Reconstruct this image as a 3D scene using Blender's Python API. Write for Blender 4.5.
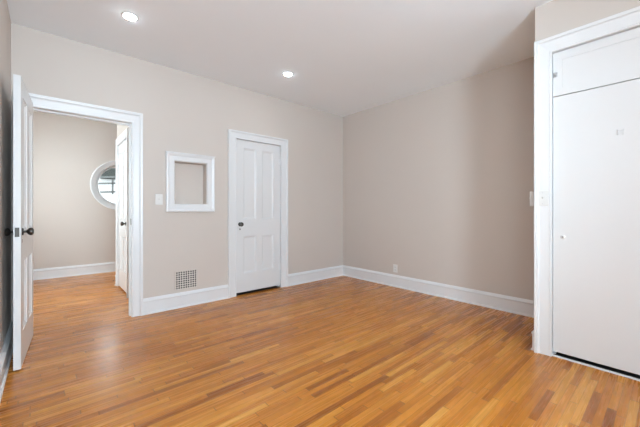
import bpy, bmesh, math, random
from mathutils import Vector, Matrix
random.seed(4)
for _o in list(bpy.data.objects):
    bpy.data.objects.remove(_o)
S = bpy.context.scene
COL = S.collection

# ------------------------------------------------------------------ camera, world, light, exposure
CEIL = 2.70
CAMX, CAMY, CAMZ = -3.782, -3.701, 1.11
cam_d = bpy.data.cameras.new('camera')
cam_d.sensor_fit = 'HORIZONTAL'
cam_d.sensor_width = 36.0
cam_d.lens = 36.0 * 309.0 / 640.0
cam_d.shift_y = -3.5 / 640.0
cam_d.clip_start = 0.02
cam = bpy.data.objects.new('camera', cam_d)
COL.objects.link(cam)
cam.location = (CAMX, CAMY, CAMZ)
cam.rotation_euler = (math.radians(90), 0, math.radians(48.657 - 90))
S.camera = cam

world = bpy.data.worlds.new('overcast_sky')
S.world = world
world.use_nodes = True
wn = world.node_tree.nodes['Background']
wn.inputs['Color'].default_value = (0.90, 0.95, 1.0, 1)
wn.inputs['Strength'].default_value = 8.5

def area_light(name, loc, rot, sx, sy, power, color):
    d = bpy.data.lights.new(name, 'AREA')
    d.shape = 'RECTANGLE'; d.size = sx; d.size_y = sy
    d.energy = power; d.color = color
    o = bpy.data.objects.new(name, d)
    COL.objects.link(o)
    o.location = loc; o.rotation_euler = rot
    return o
R90 = math.radians(90)
DAY = (0.69, 0.845, 1.0)
# daylight through the bedroom window behind the camera, and added light brightening the hall from its unseen side
area_light('daylight_near', (-3.45, -5.52, 1.6), (R90 + 0.15, 0, -0.05), 1.0, 1.5, 178, DAY)
area_light('added_hall_daylight', (-5.32, 1.6, 1.6), (R90, 0, -R90), 1.2, 1.4, 38, (0.88, 0.95, 1.0))

S.view_settings.view_transform = 'Standard'
S.view_settings.look = 'None'
S.view_settings.gamma = 1.0
S.view_settings.use_curve_mapping = False
S.view_settings.exposure = 0.16
S.cycles.use_denoising = True
S.cycles.max_bounces = 14
S.cycles.diffuse_bounces = 10
S.cycles.sample_clamp_indirect = 6.0

# ------------------------------------------------------------------ materials
def new_mat(name):
    m = bpy.data.materials.new(name)
    m.use_nodes = True
    nt = m.node_tree
    return m, nt, nt.nodes['Principled BSDF']

def paint(name, col, rough, bump=0.0, scale=60.0, var=0.02):
    m, nt, b = new_mat(name)
    tc = nt.nodes.new('ShaderNodeTexCoord')
    n1 = nt.nodes.new('ShaderNodeTexNoise')
    n1.inputs['Scale'].default_value = 1.7
    n1.inputs['Detail'].default_value = 3
    nt.links.new(tc.outputs['Object'], n1.inputs['Vector'])
    mx = nt.nodes.new('ShaderNodeMix'); mx.data_type = 'RGBA'
    mx.inputs[6].default_value = tuple(c * (1 - var) for c in col) + (1,)
    mx.inputs[7].default_value = tuple(min(1, c * (1 + var)) for c in col) + (1,)
    nt.links.new(n1.outputs['Fac'], mx.inputs[0])
    nt.links.new(mx.outputs[2], b.inputs['Base Color'])
    b.inputs['Roughness'].default_value = rough
    if bump:
        n2 = nt.nodes.new('ShaderNodeTexNoise')
        n2.inputs['Scale'].default_value = scale
        n2.inputs['Detail'].default_value = 2
        nt.links.new(tc.outputs['Object'], n2.inputs['Vector'])
        bp = nt.nodes.new('ShaderNodeBump')
        bp.inputs['Strength'].default_value = bump
        bp.inputs['Distance'].default_value = 0.002
        nt.links.new(n2.outputs['Fac'], bp.inputs['Height'])
        nt.links.new(bp.outputs['Normal'], b.inputs['Normal'])
    return m

M_WALL = paint('wall_paint_beige', (0.575, 0.52, 0.475), 0.62, 0.02, 90)
M_CEIL = paint('ceiling_paint', (0.86, 0.915, 0.96), 0.85, 0.05, 90)
M_TRIM = paint('trim_paint_white', (0.715, 0.725, 0.735), 0.33, 0.0, 25, 0.012)
M_DOOR = paint('door_paint_white', (0.695, 0.70, 0.705), 0.27, 0.0, 22, 0.012)
M_PLASTIC = paint('switch_plastic_white', (0.70, 0.70, 0.685), 0.35)
M_DARK = paint('hole_shade', (0.02, 0.02, 0.02), 0.9)  # near-black painted in for the shade inside vent and plug holes
M_GAP_SHADE = paint('door_gap_shade', (0.012, 0.009, 0.008), 0.7)  # near-black standing in for the shade under the closet doors
M_GRILLE = paint('grille_enamel', (0.72, 0.68, 0.63), 0.45)
M_HEDGE = paint('hedge_green', (0.010, 0.013, 0.0115), 0.9, 0.6, 12, 0.5)
M_SIDING = paint('white_siding', (0.42, 0.43, 0.44), 0.6)
M_RAIL = paint('grey_rail_paint', (0.035, 0.04, 0.04), 0.5)
M_LAWN = paint('ground_outside', (0.35, 0.35, 0.33), 0.9)

def metal(name, col, rough):
    m, nt, b = new_mat(name)
    tc = nt.nodes.new('ShaderNodeTexCoord')
    n = nt.nodes.new('ShaderNodeTexNoise'); n.inputs['Scale'].default_value = 70
    nt.links.new(tc.outputs['Object'], n.inputs['Vector'])
    mr = nt.nodes.new('ShaderNodeMapRange')
    mr.inputs['To Min'].default_value = rough * 0.8
    mr.inputs['To Max'].default_value = rough * 1.3
    nt.links.new(n.outputs['Fac'], mr.inputs['Value'])
    nt.links.new(mr.outputs['Result'], b.inputs['Roughness'])
    b.inputs['Base Color'].default_value = col + (1,)
    b.inputs['Metallic'].default_value = 1.0
    return m
M_BRONZE = metal('dark_pewter', (0.085, 0.078, 0.072), 0.36)
M_STEEL = metal('brushed_steel', (0.55, 0.55, 0.56), 0.35)

def glass():
    m = bpy.data.materials.new('window_glass'); m.use_nodes = True
    nt = m.node_tree; nt.nodes.clear()
    out = nt.nodes.new('ShaderNodeOutputMaterial')
    mix = nt.nodes.new('ShaderNodeMixShader')
    tr = nt.nodes.new('ShaderNodeBsdfTransparent')
    tr.inputs['Color'].default_value = (0.95, 0.97, 0.96, 1)
    gl = nt.nodes.new('ShaderNodeBsdfGlossy'); gl.inputs['Roughness'].default_value = 0.02
    fr = nt.nodes.new('ShaderNodeFresnel'); fr.inputs['IOR'].default_value = 1.3
    nt.links.new(fr.outputs[0], mix.inputs[0])
    nt.links.new(tr.outputs[0], mix.inputs[1]); nt.links.new(gl.outputs[0], mix.inputs[2])
    nt.links.new(mix.outputs[0], out.inputs['Surface'])
    return m
M_GLASS = glass()

def emitter(name, col, strength):
    m, nt, b = new_mat(name)
    b.inputs['Base Color'].default_value = (0.9, 0.9, 0.9, 1)
    b.inputs['Emission Color'].default_value = col + (1,)
    b.inputs['Emission Strength'].default_value = strength
    return m
M_LAMP = emitter('led_lens', (0.86, 0.93, 1.0), 105.0)

def oak_floor():
    m, nt, b = new_mat('oak_strip_floor')
    N = nt.nodes.new; L = nt.links.new
    def math_(op, a, c=None, d=None):
        n = N('ShaderNodeMath'); n.operation = op
        for i, v in enumerate((a, c, d)):
            if v is None: continue
            if isinstance(v, (int, float)): n.inputs[i].default_value = v
            else: L(v, n.inputs[i])
        return n.outputs[0]
    tc = N('ShaderNodeTexCoord')
    sp = N('ShaderNodeSeparateXYZ'); L(tc.outputs['Object'], sp.inputs[0])
    x, y = sp.outputs['X'], sp.outputs['Y']
    W = 0.0385
    v = math_('DIVIDE', y, W)
    row = math_('FLOOR', v)
    fy = math_('FRACT', v)
    wr = N('ShaderNodeTexWhiteNoise'); wr.noise_dimensions = '1D'; L(row, wr.inputs['W'])
    row2 = math_('ADD', row, 517.3)
    wl = N('ShaderNodeTexWhiteNoise'); wl.noise_dimensions = '1D'; L(row2, wl.inputs['W'])
    length = math_('MULTIPLY_ADD', wl.outputs['Value'], 0.60, 0.32)
    u = math_('DIVIDE', math_('MULTIPLY_ADD', wr.outputs['Value'], 7.0, math_('ADD', x, 40.0)), length)
    brd = math_('FLOOR', u)
    fx = math_('FRACT', u)
    cv = N('ShaderNodeCombineXYZ'); L(row, cv.inputs[0]); L(brd, cv.inputs[1])
    wb = N('ShaderNodeTexWhiteNoise'); wb.noise_dimensions = '2D'; L(cv.outputs[0], wb.inputs['Vector'])
    ramp = N('ShaderNodeValToRGB')
    cr = ramp.color_ramp
    cols = [(0.0, (0.275, 0.080, 0.008)), (0.12, (0.40, 0.128, 0.013)), (0.40, (0.495, 0.172, 0.018)),
            (0.68, (0.535, 0.195, 0.022)), (0.88, (0.59, 0.230, 0.030)), (1.0, (0.66, 0.300, 0.055))]
    cr.elements[0].position = 0; cr.elements[0].color = cols[0][1] + (1,)
    cr.elements[1].position = 1; cr.elements[1].color = cols[-1][1] + (1,)
    for p, c in cols[1:-1]:
        e = cr.elements.new(p); e.color = c + (1,)
    L(wb.outputs['Value'], ramp.inputs['Fac'])
    # grain: long streaks, shifted per board
    gv = N('ShaderNodeCombineXYZ')
    L(math_('MULTIPLY', x, 2.2), gv.inputs[0])
    L(math_('MULTIPLY', y, 60.0), gv.inputs[1])
    L(math_('MULTIPLY', wb.outputs['Value'], 37.0), gv.inputs[2])
    gn = N('ShaderNodeTexNoise'); gn.inputs['Scale'].default_value = 1.0
    gn.inputs['Detail'].default_value = 5; gn.inputs['Roughness'].default_value = 0.6
    L(gv.outputs[0], gn.inputs['Vector'])
    gr = N('ShaderNodeMapRange')
    gr.inputs['From Min'].default_value = 0.25; gr.inputs['From Max'].default_value = 0.75
    gr.inputs['To Min'].default_value = 0.84; gr.inputs['To Max'].default_value = 1.13
    L(gn.outputs['Fac'], gr.inputs['Value'])
    # worn, slightly uneven finish over the whole floor
    wn_ = N('ShaderNodeTexNoise'); wn_.inputs['Scale'].default_value = 1.1; wn_.inputs['Detail'].default_value = 3
    L(tc.outputs['Object'], wn_.inputs['Vector'])
    wr_ = N('ShaderNodeMapRange'); wr_.inputs['To Min'].default_value = 0.90; wr_.inputs['To Max'].default_value = 1.10
    L(wn_.outputs['Fac'], wr_.inputs['Value'])
    # gaps
    ey = math_('MULTIPLY', math_('MINIMUM', fy, math_('SUBTRACT', 1.0, fy)), W)
    ex = math_('MULTIPLY', math_('MINIMUM', fx, math_('SUBTRACT', 1.0, fx)), length)
    gy = N('ShaderNodeMapRange'); gy.inputs['From Min'].default_value = 0.0004; gy.inputs['From Max'].default_value = 0.0016
    gy.inputs['To Min'].default_value = 0.62; L(ey, gy.inputs['Value'])
    gx = N('ShaderNodeMapRange'); gx.inputs['From Min'].default_value = 0.0012; gx.inputs['From Max'].default_value = 0.0036
    gx.inputs['To Min'].default_value = 0.38; L(ex, gx.inputs['Value'])
    gap = math_('MULTIPLY', gy.outputs[0], gx.outputs[0])
    k = math_('MULTIPLY', math_('MULTIPLY', gr.outputs[0], gap), wr_.outputs[0])
    sc = N('ShaderNodeVectorMath'); sc.operation = 'SCALE'
    L(ramp.outputs['Color'], sc.inputs[0]); L(k, sc.inputs['Scale'])
    L(sc.outputs[0], b.inputs['Base Color'])
    rr = N('ShaderNodeMapRange'); rr.inputs['To Min'].default_value = 0.20; rr.inputs['To Max'].default_value = 0.34
    L(gn.outputs['Fac'], rr.inputs['Value']); L(rr.outputs[0], b.inputs['Roughness'])
    b.inputs['Specular IOR Level'].default_value = 0.5
    bp = N('ShaderNodeBump'); bp.inputs['Strength'].default_value = 0.35; bp.inputs['Distance'].default_value = 0.0015
    hh = math_('ADD', math_('MULTIPLY', gap, 1.0), math_('ADD', math_('MULTIPLY', gn.outputs['Fac'], 0.25), math_('MULTIPLY', wb.outputs['Value'], 0.3)))
    L(hh, bp.inputs['Height']); L(bp.outputs['Normal'], b.inputs['Normal'])
    return m
M_FLOOR = oak_floor()

# ------------------------------------------------------------------ mesh helpers
def box(bm, x0, x1, y0, y1, z0, z1, bevel=0.0):
    a = [bm.verts.new((x, y, z)) for x in (x0, x1) for y in (y0, y1) for z in (z0, z1)]
    fs = [bm.faces.new([a[i] for i in q]) for q in
          ((0, 1, 3, 2), (4, 6, 7, 5), (0, 4, 5, 1), (2, 3, 7, 6), (0, 2, 6, 4), (1, 5, 7, 3))]
    if bevel:
        es = list({e for f in fs for e in f.edges})
        bmesh.ops.bevel(bm, geom=es, offset=bevel, segments=2, affect='EDGES', profile=0.5)

def lathe(bm, prof, seg=24, axis='y', origin=(0, 0, 0), sx=1.0):
    """prof: (radius, height along axis)"""
    rings = []
    o = Vector(origin)
    def put(r, h, a):
        c, s = r * math.cos(a) * sx, r * math.sin(a)
        return o + (Vector((c, h, s)) if axis == 'y' else Vector((c, s, h)) if axis == 'z' else Vector((h, c, s)))
    for r, h in prof:
        if r < 1e-6:
            rings.append([bm.verts.new(put(0, h, 0))])
        else:
            rings.append([bm.verts.new(put(r, h, 2 * math.pi * i / seg)) for i in range(seg)])
    for A, B in zip(rings, rings[1:]):
        if len(A) == 1 and len(B) == 1: continue
        for i in range(seg):
            j = (i + 1) % seg
            if len(A) == 1: bm.faces.new((A[0], B[i], B[j]))
            elif len(B) == 1: bm.faces.new((A[i], A[j], B[0]))
            else: bm.faces.new((A[i], A[j], B[j], B[i]))

def sweep(bm, rings, closed_profile=True):
    vs = [[bm.verts.new(p) for p in r] for r in rings]
    n = len(vs[0])
    for A, B in zip(vs, vs[1:]):
        for i in range(n if closed_profile else n - 1):
            j = (i + 1) % n
            bm.faces.new((A[i], A[j], B[j], B[i]))
    if closed_profile:
        bm.faces.new(vs[0]); bm.faces.new(vs[-1])

def obj(name, bm, mat, parent=None, smooth=False, loc=(0, 0, 0), rz=0.0):
    bmesh.ops.recalc_face_normals(bm, faces=bm.faces[:])
    me = bpy.data.meshes.new(name)
    bm.to_mesh(me); bm.free()
    me.materials.append(mat)
    if smooth:
        for p in me.polygons: p.use_smooth = True
        me.set_sharp_from_angle(angle=math.radians(40))
    o = bpy.data.objects.new(name, me)
    COL.objects.link(o)
    o.location = loc; o.rotation_euler = (0, 0, rz)
    if parent is not None: o.parent = parent
    return o

def tag(o, label, cat, group=None, kind=None):
    if label: o['label'] = label
    if cat: o['category'] = cat
    if group: o['group'] = group
    if kind: o['kind'] = kind
    return o
def struct(o, label, cat):
    return tag(o, label, cat, kind='structure')
def new(): return bmesh.new()

def wall_mesh(bm, u0, u1, z0, z1, t0, t1, holes, place):
    """solid wall with rectangular holes; place(u,t,z) -> point"""
    us = sorted({u0, u1, *[h[0] for h in holes], *[h[1] for h in holes]})
    zs = sorted({z0, z1, *[h[2] for h in holes], *[h[3] for h in holes]})
    cache = {}
    def V(u, t, z):
        k = (round(u, 5), round(t, 5), round(z, 5))
        if k not in cache: cache[k] = bm.verts.new(place(u, t, z))
        return cache[k]
    def solid(i, j):
        if i < 0 or j < 0 or i >= len(us) - 1 or j >= len(zs) - 1: return False
        um, zm = (us[i] + us[i + 1]) / 2, (zs[j] + zs[j + 1]) / 2
        return not any(h[0] < um < h[1] and h[2] < zm < h[3] for h in holes)
    for i in range(len(us) - 1):
        for j in range(len(zs) - 1):
            if not solid(i, j): continue
            a, b, c, d = us[i], us[i + 1], zs[j], zs[j + 1]
            bm.faces.new((V(a, t0, c), V(b, t0, c), V(b, t0, d), V(a, t0, d)))
            bm.faces.new((V(a, t1, c), V(a, t1, d), V(b, t1, d), V(b, t1, c)))
            if not solid(i - 1, j): bm.faces.new((V(a, t0, c), V(a, t0, d), V(a, t1, d), V(a, t1, c)))
            if not solid(i + 1, j): bm.faces.new((V(b, t0, c), V(b, t1, c), V(b, t1, d), V(b, t0, d)))
            if not solid(i, j - 1): bm.faces.new((V(a, t0, c), V(a, t1, c), V(b, t1, c), V(b, t0, c)))
            if not solid(i, j + 1): bm.faces.new((V(a, t0, d), V(b, t0, d), V(b, t1, d), V(a, t1, d)))
PX = lambda u, t, z: (u, t, z)       # wall running along X
PY = lambda u, t, z: (t, u, z)       # wall running along Y

def wall(name, label, u0, u1, t0, t1, holes=(), place=PX, z1=CEIL):
    bm = new()
    wall_mesh(bm, u0, u1, 0, z1, t0, t1, list(holes), place)
    return struct(obj(name, bm, M_WALL), label, 'wall')

# casing round an opening; profile (u across, inner 0 -> outer W; v out of the wall)
def casing(name, label, ui, uo, zi, W, place, foot=0.0, style='plain', legs=(True, True), Wh=None, thin=1.0):
    """ui<uo inner opening edges; place(u, v, z)"""
    Wh = Wh or W
    prof = [(0, 0), (0, .012), (.004, .017), (.012, .017), (.015, .014), (W - .036, .018), (W - .026, .022),
            (W - .024, .031), (W - .004, .033), (W, .029), (W, 0)]
    prof = [(a, v * thin) for a, v in prof]
    bm = new()
    def pt(u, v, z): return place(u, v, z)
    rings = []
    if legs[0]: rings.append([pt(ui - a, v, foot) for a, v in prof])
    rings.append([pt(ui - a, v, zi + a * Wh / W) for a, v in prof])
    rings.append([pt(uo + a, v, zi + a * Wh / W) for a, v in prof])
    if legs[1]: rings.append([pt(uo + a, v, foot) for a, v in prof])
    sweep(bm, rings)
    return struct(obj(name, bm, M_TRIM), label, 'trim')

BASE_P = [(0, 0), (.030, 0), (.030, .006), (.026, .014), (.0185, .019), (.0185, .128), (.024, .132), (.025, .142), (.019, .150), (.012, .160), (.007, .166), (.004, .170), (0, .170)]
def baseboard(name, label, runs, extra=None):
    """runs: list of (p0, p1, normal) on the floor plan"""
    bm = new()
    for p0, p1, n in runs:
        sweep(bm, [[(p[0] + n[0] * a, p[1] + n[1] * a, h) for a, h in BASE_P] for p in (p0, p1)])
    return struct(obj(name, bm, M_TRIM), label, 'baseboard')

# ------------------------------------------------------------------ room numbers
XL = -4.018                 # left wall face
YN = -5.40                 # wall behind the camera
XD, YD = -0.906, -2.993    # built-in closet face and its outer corner
HY = 2.968                 # far wall of the hall
DO = (-3.897, -3.132, 2.012)   # bedroom doorway: left, right, head
CL = (-1.966, -1.280, 2.030)   # closet doorway in the far wall
NI = (-2.717, -2.348, 1.176, 1.664)  # niche
CD = (-4.020, -3.103, 2.304)   # built-in closet opening along Y

# ------------------------------------------------------------------ structure
bm = new(); box(bm, -5.5, 0.2, -5.6, 3.2, -0.12, 0)
struct(obj('floor', bm, M_FLOOR), 'honey oak strip floor running through bedroom and hall', 'floor')
bm = new(); box(bm, -5.5, 0.2, -5.6, 3.2, CEIL, CEIL + .12)
struct(obj('ceiling', bm, M_CEIL), 'flat pale grey-white ceiling over the whole room', 'ceiling')

wall('wall_far', 'long beige wall with the doorway, niche and closet door', -5.3, 0.12, 0, .14,
     [(DO[0] - .02, DO[1] + .02, 0, DO[2] + .02), (CL[0] - .02, CL[1] + .02, 0, CL[2] + .02), NI])
wall('wall_right', 'plain beige wall with one low outlet', -5.5, 0, 0, .12, place=PY)
wall('wall_left', 'beige wall behind the open panelled door', YN, 0, XL - .12, XL, [(-4.95, -3.95, .75, 2.35)], place=PY)
wall('wall_near', 'beige wall behind the viewer with a window', XL - .12, 0, YN - .12, YN, [(-3.95, -2.95, .75, 2.35)])
wall('wall_closet', 'beige wall above and around the tall white closet front', YN, YD, XD, XD + .10,
     [(CD[0] - .02, CD[1] + .02, 0, CD[2] + .02)], place=PY)
wall('wall_closet_return', 'short beige side wall of the built-in closet', XD + .10, 0, YD - .10, YD)
wall('wall_hall_far', 'pale beige hall wall with a round window', -5.3, 0.12, HY, HY + .16)
wall('wall_hall_left', 'beige end wall of the hall with an added window', .14, HY, -5.3, -5.16, [(.9, 2.3, .8, 2.3)], place=PY)
wall('wall_hall_right', 'short beige hall wall holding the panelled closet door', .14, 1.70, -3.02, -2.90,
     [(.86, 1.645, 0, 2.06)], place=PY)
wall('wall_hall_return', 'beige hall wall round the corner behind the closet door', -2.90, -.9, 1.58, 1.70)
wall('wall_hall_end', 'beige wall closing the hall alcove', .14, HY, -.9, -.78, place=PY)

# cut the round opening in the hall wall
WX, WZ, WR = -2.78, 1.56, .375
def round_cut():
    w = bpy.data.objects['wall_hall_far']
    bm = new()
    x0, x1, z0, z1 = -5.3, 0.12, 0, CEIL
    n = 48
    def ringpts(y): return [bm.verts.new((WX + WR * math.cos(2 * math.pi * i / n), y, WZ + WR * math.sin(2 * math.pi * i / n))) for i in range(n)]
    def sq(y):
        out = []
        s = .6
        for i in range(n):
            a = 2 * math.pi * i / n
            c, d = math.cos(a), math.sin(a)
            k = s / max(abs(c), abs(d))
            out.append(bm.verts.new((WX + c * k, y, WZ + d * k)))
        return out
    fr, br, fs, bs = ringpts(HY), ringpts(HY + .16), sq(HY), sq(HY + .16)
    for i in range(n):
        j = (i + 1) % n
        bm.faces.new((fr[i], fr[j], fs[j], fs[i]))
        bm.faces.new((br[i], bs[i], bs[j], br[j]))
        bm.faces.new((fr[i], br[i], br[j], fr[j]))
    for y in (HY, HY + .16):
        for a in ((x0, WX - .6, z0, z1), (WX + .6, x1, z0, z1), (WX - .6, WX + .6, z0, WZ - .6), (WX - .6, WX + .6, WZ + .6, z1)):
            bm.faces.new([bm.verts.new(p) for p in ((a[0], y, a[2]), (a[1], y, a[2]), (a[1], y, a[3]), (a[0], y, a[3]))])
    bmesh.ops.remove_doubles(bm, verts=bm.verts[:], dist=1e-5)
    old = w.data
    me = bpy.data.meshes.new('wall_hall_far'); bm.to_mesh(me); bm.free()
    me.materials.append(M_WALL); w.data = me
    bpy.data.meshes.remove(old)
round_cut()

# round window
def ring_mesh(bm, prof, cx, cz, seg=64):
    """closed ring; prof = [(radius, y)]"""
    rows = []
    for i in range(seg):
        a = 2 * math.pi * i / seg
        rows.append([bm.verts.new((cx + r * math.cos(a), y, cz + r * math.sin(a))) for r, y in prof])
    n = len(prof)
    for i in range(seg):
        A, B = rows[i], rows[(i + 1) % seg]
        for k in range(n):
            l = (k + 1) % n
            bm.faces.new((A[k], A[l], B[l], B[k]))
bm = new()
ring_mesh(bm, [(.375, HY + .16), (.375, HY - .012), (.382, HY - .018), (.43, HY - .020), (.44, HY - .028), (.455, HY - .026), (.458, HY), (.385, HY), (.385, HY + .16)], WX, WZ)
win = struct(obj('window_1', bm, M_TRIM, smooth=True), 'round white-framed window in the hall beyond the doorway', 'window')
bm = new()
ring_mesh(bm, [(.372, HY + .06), (.372, HY + .10), (.335, HY + .10), (.335, HY + .075), (.345, HY + .06)], WX, WZ)
obj('window_frame', bm, M_TRIM, win, smooth=True)
bm = new()
lathe(bm, [(0, HY + .083), (.338, HY + .083), (.338, HY + .087), (0, HY + .087)], 48, 'y', (WX, 0, WZ))
obj('pane', bm, M_GLASS, win)

def sash_window(name, label, u0, u1, z0, z1, place, tin, tout):
    """double-hung window; tin = room face of the wall, tout = outside face"""
    def pbox(bm, ua, ub, ta, tb, za, zb):
        a = place(ua, ta, za); c = place(ub, tb, zb)
        box(bm, min(a[0], c[0]), max(a[0], c[0]), min(a[1], c[1]), max(a[1], c[1]), min(a[2], c[2]), max(a[2], c[2]))
    s = 1 if tin > tout else -1
    bm = new()
    m = .09
    for ua, ub, za, zb in ((u0 - m, u0, z0 - .02, z1 + m), (u1, u1 + m, z0 - .02, z1 + m), (u0, u1, z1, z1 + m)):
        pbox(bm, ua, ub, tin + s * .001, tin + s * .022, za, zb)
    w = struct(obj(name, bm, M_TRIM), label, 'window')
    bm = new(); pbox(bm, u0 - .11, u1 + .11, tin + s * .001, tin + s * .05, z0 - .045, z0 - .02)
    obj('window_sill', bm, M_TRIM, w)
    tm = (tin + tout) / 2
    zm = (z0 + z1) / 2
    for za, zb, t in ((z0, zm + .02, tm + s * .012), (zm - .02, z1, tm - s * .022)):
        bm = new(); f = .045
        for q in ((u0, u0 + f, za, zb), (u1 - f, u1, za, zb), (u0 + f, u1 - f, za, za + f), (u0 + f, u1 - f, zb - f, zb)):
            pbox(bm, q[0], q[1], t - .015, t + .015, q[2], q[3])
        sa = obj('sash', bm, M_TRIM, w)
        bm = new(); pbox(bm, u0 + f, u1 - f, t - .002, t + .002, za + f, zb - f)
        obj('pane', bm, M_GLASS, sa)
sash_window('window_2', 'tall sash window in the wall behind the viewer', -3.95, -2.95, .75, 2.35, PX, YN, YN - .12)
sash_window('window_3', 'unseen tall sash window added in the left wall for more daylight', -4.95, -3.95, .75, 2.35, PY, XL, XL - .12)  # extra unseen window, added to let more daylight in
sash_window('window_4', 'unseen wide sash window added at the left end of the hall for light', .9, 2.3, .8, 2.3, PY, -5.16, -5.3)  # unseen window added to brighten the hall

# trim round the openings (v comes out of the wall)
FA = lambda u, v, z: (u, -v, z)
FD = lambda u, v, z: (XD - v, u, z)
FH = lambda u, v, z: (-3.02 - v, u, z)
FHB = lambda u, v, z: (u, .14 + v, z)
casing('trim_1', 'white moulded casing round the open bedroom doorway', DO[0], DO[1], DO[2], .100, FA, Wh=.112)
t = casing('trim_2', 'white moulded casing round the closed closet door', CL[0], CL[1], CL[2], .114, FA, Wh=.100)
t3 = casing('trim_3', 'white moulded casing round the tall built-in closet front', CD[0], CD[1], CD[2], .110, FD, Wh=.115)
casing('trim_4', 'white casing round the panelled door in the hall', .90, 1.618, 2.045, .075, FH, Wh=.10, thin=.55)
casing('trim_5', 'white casing on the hall side of the doorway', DO[0], DO[1], DO[2], .09, FHB)

def jamb(name, label, u0, u1, z, place, depth, stop0, stop1):
    """lining boards of an opening, v from 0 (room face) to -depth, with a door stop"""
    bm = new()
    def pbox(ua, ub, va, vb, za, zb):
        a = place(ua, va, za); c = place(ub, vb, zb)
        box(bm, min(a[0], c[0]), max(a[0], c[0]), min(a[1], c[1]), max(a[1], c[1]), min(a[2], c[2]), max(a[2], c[2]))
    pbox(u0 - .0195, u0, 0, -depth, 0, z)
    pbox(u1, u1 + .0195, 0, -depth, 0, z)
    pbox(u0 - .0195, u1 + .0195, 0, -depth, z, z + .0195)
    pbox(u0, u0 + .012, -stop0, -stop1, 0, z)
    pbox(u1 - .012, u1, -stop0, -stop1, 0, z)
    pbox(u0 + .012, u1 - .012, -stop0, -stop1, z - .012, z)
    return struct(obj(name, bm, M_TRIM), label, 'trim')
j1 = jamb('trim_6', 'white door lining inside the open bedroom doorway', DO[0], DO[1], DO[2], FA, .14, .045, .085)
jamb('trim_7', 'white door lining behind the closed closet door', CL[0], CL[1], CL[2], FA, .14, .047, .085)
j3 = jamb('trim_8', 'white lining of the tall built-in closet opening', CD[0], CD[1], CD[2], FD, .10, .052, .08)
jamb('trim_9', 'white lining of the hall closet opening', .90, 1.618, 2.045, FH, .12, .045, .08)
# strike plate on the right jamb of the bedroom doorway
bm = new(); box(bm, DO[1] - .003, DO[1] - .0002, .012, .036, .955, 1.02, .0008)
obj('strike_plate', bm, M_BRONZE, j1)
bm = new(); box(bm, XD - .004, XD - .0, CD[1] + .002, CD[1] + .010, .935, .985, .0008)
box(bm, XD - .007, XD - .0, CD[1] + .002, CD[1] + .010, .90, .925, .0008)
obj('strike_plate', bm, M_PLASTIC, t3)

# baseboards
baseboard('baseboard_far', 'white moulded baseboard along the long beige wall',
          [((DO[1] + .100, 0), (CL[0] - .114, 0), (0, -1)), ((CL[1] + .114, 0), (-.0005, 0), (0, -1))])
baseboard('baseboard_right', 'white moulded baseboard along the plain right wall', [((0, 0), (0, YD), (-1, 0))])
baseboard('baseboard_left', 'white moulded baseboard behind the open door', [((XL, 0), (XL, YN), (1, 0))])
baseboard('baseboard_near', 'white moulded baseboard behind the viewer', [((XL, YN), (XD, YN), (0, 1))])
baseboard('baseboard_closet', 'white baseboard stub on the side of the built-in closet',
          [((XD, YD), (0, YD), (0, 1))])
baseboard('baseboard_hall_far', 'white baseboard under the round hall window', [((-5.16, HY), (-.9, HY), (0, -1))])
baseboard('baseboard_hall_right', 'white baseboard beside the panelled hall door', [((-3.02, 1.685), (-3.02, 1.70), (-1, 0)), ((-3.02, 1.70), (-.9, 1.70), (0, 1))])
baseboard('baseboard_closet_front', 'white baseboard past the tall closet front', [((XD, CD[0] - .11), (XD, YN), (-1, 0))])
# white threshold strip, and near-black strips painting the shade of the closet door gaps
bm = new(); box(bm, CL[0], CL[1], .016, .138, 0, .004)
struct(obj('trim_11', bm, M_GAP_SHADE), 'near-black strip painting the shade in the gap under the closed closet door', 'trim')
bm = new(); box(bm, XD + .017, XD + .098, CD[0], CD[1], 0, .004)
struct(obj('trim_12', bm, M_GAP_SHADE), 'near-black strip painting the shade in the gap under the tall flat closet door', 'trim')
bm = new(); box(bm, XD - .003, XD + .016, CD[0], CD[1], 0, .011, .003)
struct(obj('trim_10', bm, M_TRIM), 'narrow white sill strip under the tall flat closet door', 'trim')

# ------------------------------------------------------------------ doors
KNOB_P = [(0, 0), (.027, 0), (.027, .004), (.022, .008)]
def knob_parts(parent, x, y, z, sgn, length=.062):
    """rosette + egg knob, growing along sgn*y"""
    k = length / .062
    bm = new()
    lathe(bm, [(.0085, .006), (.0085, .022 * k), (.014, .026 * k), (.024, .034 * k), (.0285, .045 * k), (.025, .056 * k), (.013, .0615 * k), (0, .062 * k)], 28, 'y')
    for v in bm.verts: v.co.y *= sgn
    kn = obj('knob', bm, M_BRONZE, parent, smooth=True, loc=(x, y, z))
    bm = new()
    lathe(bm, [(0, .0002), (.026, .0002), (.026, .004), (.021, .008), (.009, .009), (0, .009)], 28, 'y')
    for v in bm.verts: v.co.y *= sgn
    obj('rosette', bm, M_BRONZE, kn, smooth=True)
    return kn

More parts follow.
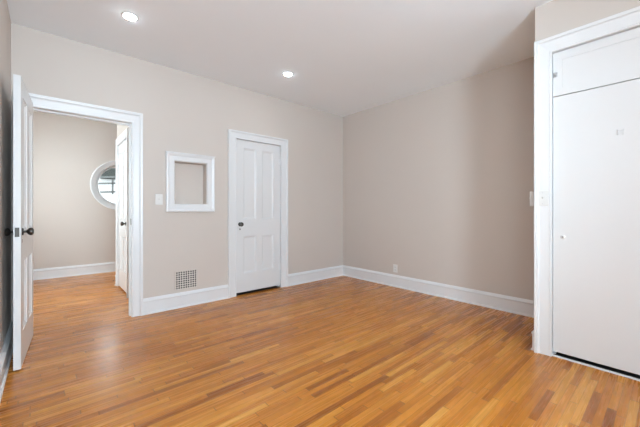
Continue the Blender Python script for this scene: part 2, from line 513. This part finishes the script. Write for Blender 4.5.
def panel_door(name, label, w, h, loc, rz, latch_x, hinge_x, knob_z, zs, stile=.105, mid=.085, t=.038, knobs=(1, -1), back_len=.062, key=True, hinge_y=.005):
    """four-panel door: slab in x 0..w, y -t..0, z 0..h; zs = (lower bottom, lower top, upper bottom, upper top)"""
    pw = (w - 2 * stile - mid) / 2
    xs = [(stile, stile + pw), (stile + pw + mid, w - stile)]
    holes = [(a, b, c, d) for a, b in xs for c, d in ((zs[0], zs[1]), (zs[2], zs[3]))]
    bm = new()
    wall_mesh(bm, 0, w, 0, h, -t, 0, holes, PX)
    # moulding round each panel, both faces
    for a, b, c, d in holes:
        for f, s in ((0, -1), (-t, 1)):
            steps = [(0, 0), (.0015, .006), (.008, .0065), (.013, .0085), (.021, .0135), (.024, .0145)]
            rings = [[(a + i, f + s * q, c + i), (b - i, f + s * q, c + i), (b - i, f + s * q, d - i), (a + i, f + s * q, d - i)] for i, q in steps]
            vs = [[bm.verts.new(p) for p in r] for r in rings]
            for A, B in zip(vs, vs[1:]):
                for i in range(4):
                    bm.faces.new((A[i], A[(i + 1) % 4], B[(i + 1) % 4], B[i]))
    d_ = struct(obj(name, bm, M_DOOR, loc=loc, rz=rz), label, 'door')
    for a, b, c, d in holes:
        bm = new()
        m = .0235
        box(bm, a + m, b - m, -t + .0143, -.0143, c + m, d - m)
        obj('panel', bm, M_DOOR, d_)
    for s in knobs:
        knob_parts(d_, latch_x, 0 if s > 0 else -t, knob_z, s, .062 if s > 0 else back_len)
    # latch plate on the free edge
    ex = w if hinge_x < w / 2 else 0
    bm = new()
    e = .0015 if ex else -.0015
    box(bm, min(ex, ex + e), max(ex, ex + e), -t * .5 - .0115, -t * .5 + .0115, knob_z - .032, knob_z + .032)
    lp = obj('latch_plate', bm, M_BRONZE, d_)
    bm = new(); box(bm, min(ex + e, ex + e * 3), max(ex + e, ex + e * 3), -t * .5 - .006, -t * .5 + .006, knob_z - .009, knob_z + .009)
    obj('latch_bolt', bm, M_BRONZE, lp)
    if key:
        bm = new(); lathe(bm, [(0, .0002), (.0075, .0002), (.0075, .0016), (0, .0016)], 16, 'y')
        for v in bm.verts: v.co.z *= 1.8
        obj('keyhole', bm, M_BRONZE, d_, loc=(latch_x, 0, knob_z - .065))
    hx = 0 if hinge_x < w / 2 else w
    for z in (.262, h - .225):
        bm = new()
        lathe(bm, [(0, -.047), (.003, -.046), (.0068, -.042), (.0068, .042), (.003, .046), (0, .047)], 14, 'z', (hx, hinge_y, z))
        xa, xb = (hx + .001, hx + .022) if hx == 0 else (hx - .022, hx - .001)
        box(bm, xa, xb, *((.0002, .0018) if hinge_y > 0 else (-t - .0018, -t - .0002)), z - .042, z + .042)
        obj('hinge', bm, M_TRIM, d_, smooth=True)
    return d_
ZS = (.243, .730, .950, 1.890)
PI = math.pi
panel_door('door_1', 'white four-panel bedroom door standing open against the left wall', .735, 2.026,
           (-3.8795, -.004, .012), math.radians(-93.4), .672, 0, .945, (.235, .735, .955, 1.905), stile=.10, back_len=.050, hinge_y=-.043)
panel_door('door_2', 'closed white four-panel closet door in the long beige wall', .680, 1.992,
           (CL[1] - .003, .012, .034), PI, .680 - .058, 0, .890, ZS)
panel_door('door_3', 'white four-panel door on the right side of the hall', .712, 2.015,
           (-3.014, .903, .025), PI / 2, .13, .712, .905, (.243, .730, .950, 1.885), knobs=(1,), stile=.10)
# flat tall door of the built-in closet
CW = CD[1] - CD[0] - .006
bm = new(); box(bm, 0, CW, -.036, 0, 0, 1.966 - .036, .002)
d4 = struct(obj('door_4', bm, M_DOOR, loc=(XD + .012, CD[0] + .003, .036), rz=PI / 2), 'tall flat white closet door at the right edge', 'door')
def dloc(y): return y - (CD[0] + .003)
bm = new()
lathe(bm, [(0, .0002), (.015, .0002), (.015, .003), (.011, .006), (.010, .012), (.006, .014), (0, .014)], 24, 'y')
e4 = obj('knob', bm, M_PLASTIC, d4, smooth=True, loc=(dloc(-3.169), 0, .909 - .036))
bm = new(); lathe(bm, [(0, .0141), (.0045, .0141), (.0045, .0155), (0, .0155)], 16, 'y')
s4 = obj('screw', bm, M_BRONZE, e4); s4['label'] = 'dark screw head in the white knob'
bm = new()
box(bm, -.017, .017, .0002, .004, -.004, .010, .0015)
for s in (-1, 1):
    box(bm, s * .012 - .003, s * .012 + .003, .003, .008, -.028, .004, .0012)
    box(bm, s * .012 - .003, s * .012 + .003, .007, .017, -.031, -.025, .0012)
obj('coat_hook', bm, M_DOOR, d4, loc=(dloc(-3.475), 0, 1.646 - .036))
# upper cupboard door
bm = new()
zu0, zu1 = 1.972, CD[2] - .004
H5 = zu1 - zu0
wall_mesh(bm, 0, CW, 0, H5, -.022, 0, [(.06, CW - .058, .055, H5 - .062)], PX)
d5 = struct(obj('door_5', bm, M_DOOR, loc=(XD + .012, CD[0] + .003, zu0), rz=PI / 2), 'low wide cupboard door above the tall flat closet door', 'door')
bm = new(); box(bm, .06, CW - .058, -.018, -.004, .055, H5 - .062)
obj('panel', bm, M_DOOR, d5)
bm = new()
box(bm, -.012, .014, .0002, .004, -.018, .018, .001)
lathe(bm, [(0, .004), (.006, .004), (.006, .014), (.009, .017), (.007, .022), (0, .023)], 16, 'y', (0, 0, 0))
l5 = obj('latch', bm, M_STEEL, d5, smooth=True, loc=(dloc(-3.122), 0, 2.133 - zu0)); l5['label'] = 'small steel cupboard latch'

# ------------------------------------------------------------------ things on the walls
def empty(name, loc, label, cat, group=None, rz=0.0):
    o = bpy.data.objects.new(name, None); COL.objects.link(o)
    o.empty_display_size = .05
    o.location = loc; o.rotation_euler = (0, 0, rz)
    return tag(o, label, cat, group)

# wall niche
n = empty('wall_niche', ((NI[0] + NI[1]) / 2, 0, NI[2]), 'square white-framed recessed niche between doorway and closet door', 'niche')
cx = (NI[0] + NI[1]) / 2
bm = new()
W = .088
prof = [(-.0005, .003), (-.0005, -.020), (.006, -.026), (.055, -.026), (.058, -.032), (.075, -.038), (.084, -.036), (W, -.030), (W, -.0005)]
rings = []
hw = (NI[1] - NI[0]) / 2; hh = NI[3] - NI[2]
for sx, top in ((-1, 0), (1, 0), (1, 1), (-1, 1), (-1, 0)):
    rings.append([(sx * (hw + a), v, (hh + a) if top else -a) for a, v in prof])
vs = [[bm.verts.new(p) for p in r] for r in rings[:4]]
for i in range(4):
    A, B = vs[i], vs[(i + 1) % 4]
    for k in range(len(prof)):
        l = (k + 1) % len(prof)
        bm.faces.new((A[k], A[l], B[l], B[k]))
box(bm, -hw - W - .006, hw + W + .006, -.046, -.0005, hh + W - .004, hh + W + .006, .002)
obj('frame', bm, M_TRIM, n)
bm = new()
dp = .095; q = .0008
for f in (((-hw, q), (hw, q), (hw, dp), (-hw, dp)),):
    pass
def quadbox_in(bm, x0, x1, y0, y1, z0, z1, th=.006):
    box(bm, x0, x1, y1, y1 + th, z0, z1)
    box(bm, x0, x0 + th, y0, y1, z0, z1); box(bm, x1 - th, x1, y0, y1, z0, z1)
    box(bm, x0 + th, x1 - th, y0, y1, z0, z0 + th); box(bm, x0 + th, x1 - th, y0, y1, z1 - th, z1)
quadbox_in(bm, -hw + .0005, hw - .0005, .003, dp, .0005, hh - .0005, .005)
obj('recess', bm, M_WALL, n)

# light switches
def make_switch(loc, rz, label, group):
    s = empty('light_switch', loc, label, 'light switch', group, rz)   # plate stands on local +y
    bm = new(); box(bm, -.0375, .0375, .0004, .007, -.059, .059, .0025)
    obj('cover_plate', bm, M_PLASTIC, s)
    bm = new(); box(bm, -.0055, .0055, .0068, .0085, -.013, .013, .0006)
    bm2 = bm
    vsn = [(-.004, .007, -.004), (.004, .007, -.004), (.004, .020, .006), (-.004, .020, .006), (-.004, .007, .007), (.004, .007, .007), (.004, .021, .011), (-.004, .021, .011)]
    v = [bm2.verts.new(p) for p in vsn]
    for f in ((0, 1, 2, 3), (4, 7, 6, 5), (0, 4, 5, 1), (3, 2, 6, 7), (0, 3, 7, 4), (1, 5, 6, 2)):
        bm2.faces.new([v[i] for i in f])
    obj('toggle', bm2, M_PLASTIC, s)
    for z in (-.042, .042):
        bm = new(); lathe(bm, [(0, .0068), (.0032, .0068), (.0030, .0080), (0, .0082)], 12, 'y', (0, 0, z))
        obj('screw', bm, M_STEEL, s)
    return s
def copy_tree(o):
    c = o.copy(); COL.objects.link(c)
    for ch in o.children:
        k = ch.copy(); COL.objects.link(k); k.parent = c
    return c
sw = make_switch((-2.872, 0, 1.226), PI, 'white light switch on beige wall left of the framed niche', 'light switches')
s2 = copy_tree(sw); s2.location = (XD - .0155, -3.048, 1.200); s2.rotation_euler = (0, 0, PI / 2)
s2['label'] = 'white light switch mounted on the tall closet casing'
s3 = copy_tree(sw); s3.location = (XD + .055, YD + .034, 1.200); s3.rotation_euler = (0, 0, 0)
bm = new(); box(bm, -.034, .034, -.0338, .0006, -.056, .056, .002)
obj('surface_box', bm, M_PLASTIC, s3)
s3['label'] = 'white switch seen edge-on round the corner of the closet casing'

# outlet
ou = empty('electrical_outlet', (0, -1.06, .262), 'small wall outlet just above the baseboard of the right wall', 'outlet', rz=PI / 2)
bm = new(); box(bm, -.035, .035, .0004, .006, -.057, .057, .002)
obj('cover_plate', bm, M_PLASTIC, ou)
for z in (-.021, .021):
    bm = new(); lathe(bm, [(0, .0058), (.0165, .0058), (.0165, .0075), (.015, .0085), (0, .0085)], 20, 'y', (0, 0, z))
    rc = obj('receptacle', bm, M_PLASTIC, ou)
    bm = new()
    for x in (-.0065, .0065): box(bm, x - .0013, x + .0013, .0083, .0089, z - .001, z + .008)
    lathe(bm, [(0, .0083), (.0026, .0083), (.0026, .0089), (0, .0089)], 10, 'y', (0, 0, z - .008))
    so = obj('slots', bm, M_DARK, rc); so['label'] = 'dark plug slots'

# vent grille
vx0, vx1, vz0, vz1 = -2.701, -2.467, .208, .408
vg = empty('vent_grille', ((vx0 + vx1) / 2, 0, vz0), 'square perforated vent grille low on the wall above the baseboard', 'vent')
gw, gh = (vx1 - vx0) / 2, vz1 - vz0
bm = new()
fl = .012
for a in ((-gw - fl, -gw, -fl * .0, gh + fl), (gw, gw + fl, 0, gh + fl), (-gw, gw, gh, gh + fl)):
    box(bm, a[0], a[1], -.007, -.0004, a[2], a[3], .0012)
obj('frame', bm, M_WALL, vg)
bm = new()
nc, nr = 9, 8
pc, pr = 2 * gw / nc, gh / nr
for i in range(nc + 1):
    x = -gw + i * pc; h_ = .0034 if i % 3 else .0044
    box(bm, max(-gw, x - h_), min(gw, x + h_), -.0044, -.0024, 0, gh)
for i in range(nr + 1):
    z = i * pr; h_ = .0034 if i % 2 else .0042
    box(bm, -gw, gw, -.0040, -.0020, max(0, z - h_), min(gh, z + h_))
obj('lattice', bm, M_GRILLE, vg)
bm = new(); box(bm, -gw, gw, -.0014, -.0004, 0, gh)  # dark sheet on the solid wall, standing in for the unlit duct
b_ = obj('duct_shade', bm, M_DARK, vg); b_['label'] = 'near-black sheet painting the shade of the duct behind the grille'

# ------------------------------------------------------------------ ceiling lights
def make_light(loc, label):
    l = empty('ceiling_light', loc, label, 'ceiling light', 'round recessed ceiling lights')
    bm = new()
    lathe(bm, [(.046, -.0004), (.060, -.0004), (.060, -.003), (.057, -.004), (.051, -.005), (.046, -.004), (.046, -.0004)], 40, 'z')
    obj('trim_ring', bm, M_PLASTIC, l, smooth=True)
    bm = new()
    lathe(bm, [(.0455, -.003), (.0445, -.0065), (.036, -.011), (.020, -.0135), (0, -.0145)], 40, 'z')
    obj('lens', bm, M_LAMP, l, smooth=True)
    return l
c1 = make_light((-3.277, -.764, CEIL), 'round lit ceiling light nearer the open doorway')
for p, lb in (((-1.676, -.742), 'round lit ceiling light nearer the closet door'),
              ((-4.1, 1.3), 'round lit ceiling light added out of view to brighten the hall'),  # this and the next are unseen lamps added to brighten the hall
              ((-2.1, 2.35), 'round lit ceiling light added out of view round the hall corner')):
    c = copy_tree(c1); c.location = (p[0], p[1], CEIL); c['label'] = lb

# ------------------------------------------------------------------ outside the round window
bm = new(); box(bm, -12, 8, 3.4, 16, -.5, -.3)
struct(obj('ground', bm, M_LAWN), 'pale ground outside the round window', 'ground')
nh = empty('neighbouring_house', (-1.5, 8.2, -.3), 'white house front with grey rails seen through the round window', 'house')
bm = new(); box(bm, -4, 4, 0, 3, 0, 2.62)
obj('wall', bm, M_SIDING, nh)
bm = new(); box(bm, -4.3, 4.3, -.35, 3.2, 2.98, 3.10)
obj('roof', bm, M_SIDING, nh)
for z in (1.95, 2.22, 2.42):
    bm = new(); sweep(bm, [[(x, -.25 + a, z + s + b) for a, b in ((0, 0), (.05, 0), (.05, .055), (0, .055))] for x, s in ((-1.6, -.06), (3.0, .30))])
    obj('rail', bm, M_RAIL, nh)
for x in (-1.25, -.75, -.25, .25, .75):
    bm = new(); box(bm, x - .025, x + .025, -.25, -.20, 1.90, 2.40)
    obj('baluster', bm, M_RAIL, nh)
bm = new()
rnd = random.Random(3)
box(bm, -1.05, 3.4, -.2, -.02, 2.40, 2.72)
hd = obj('window_band', bm, M_HEDGE, nh); hd['label'] = 'dark green band under the eave'
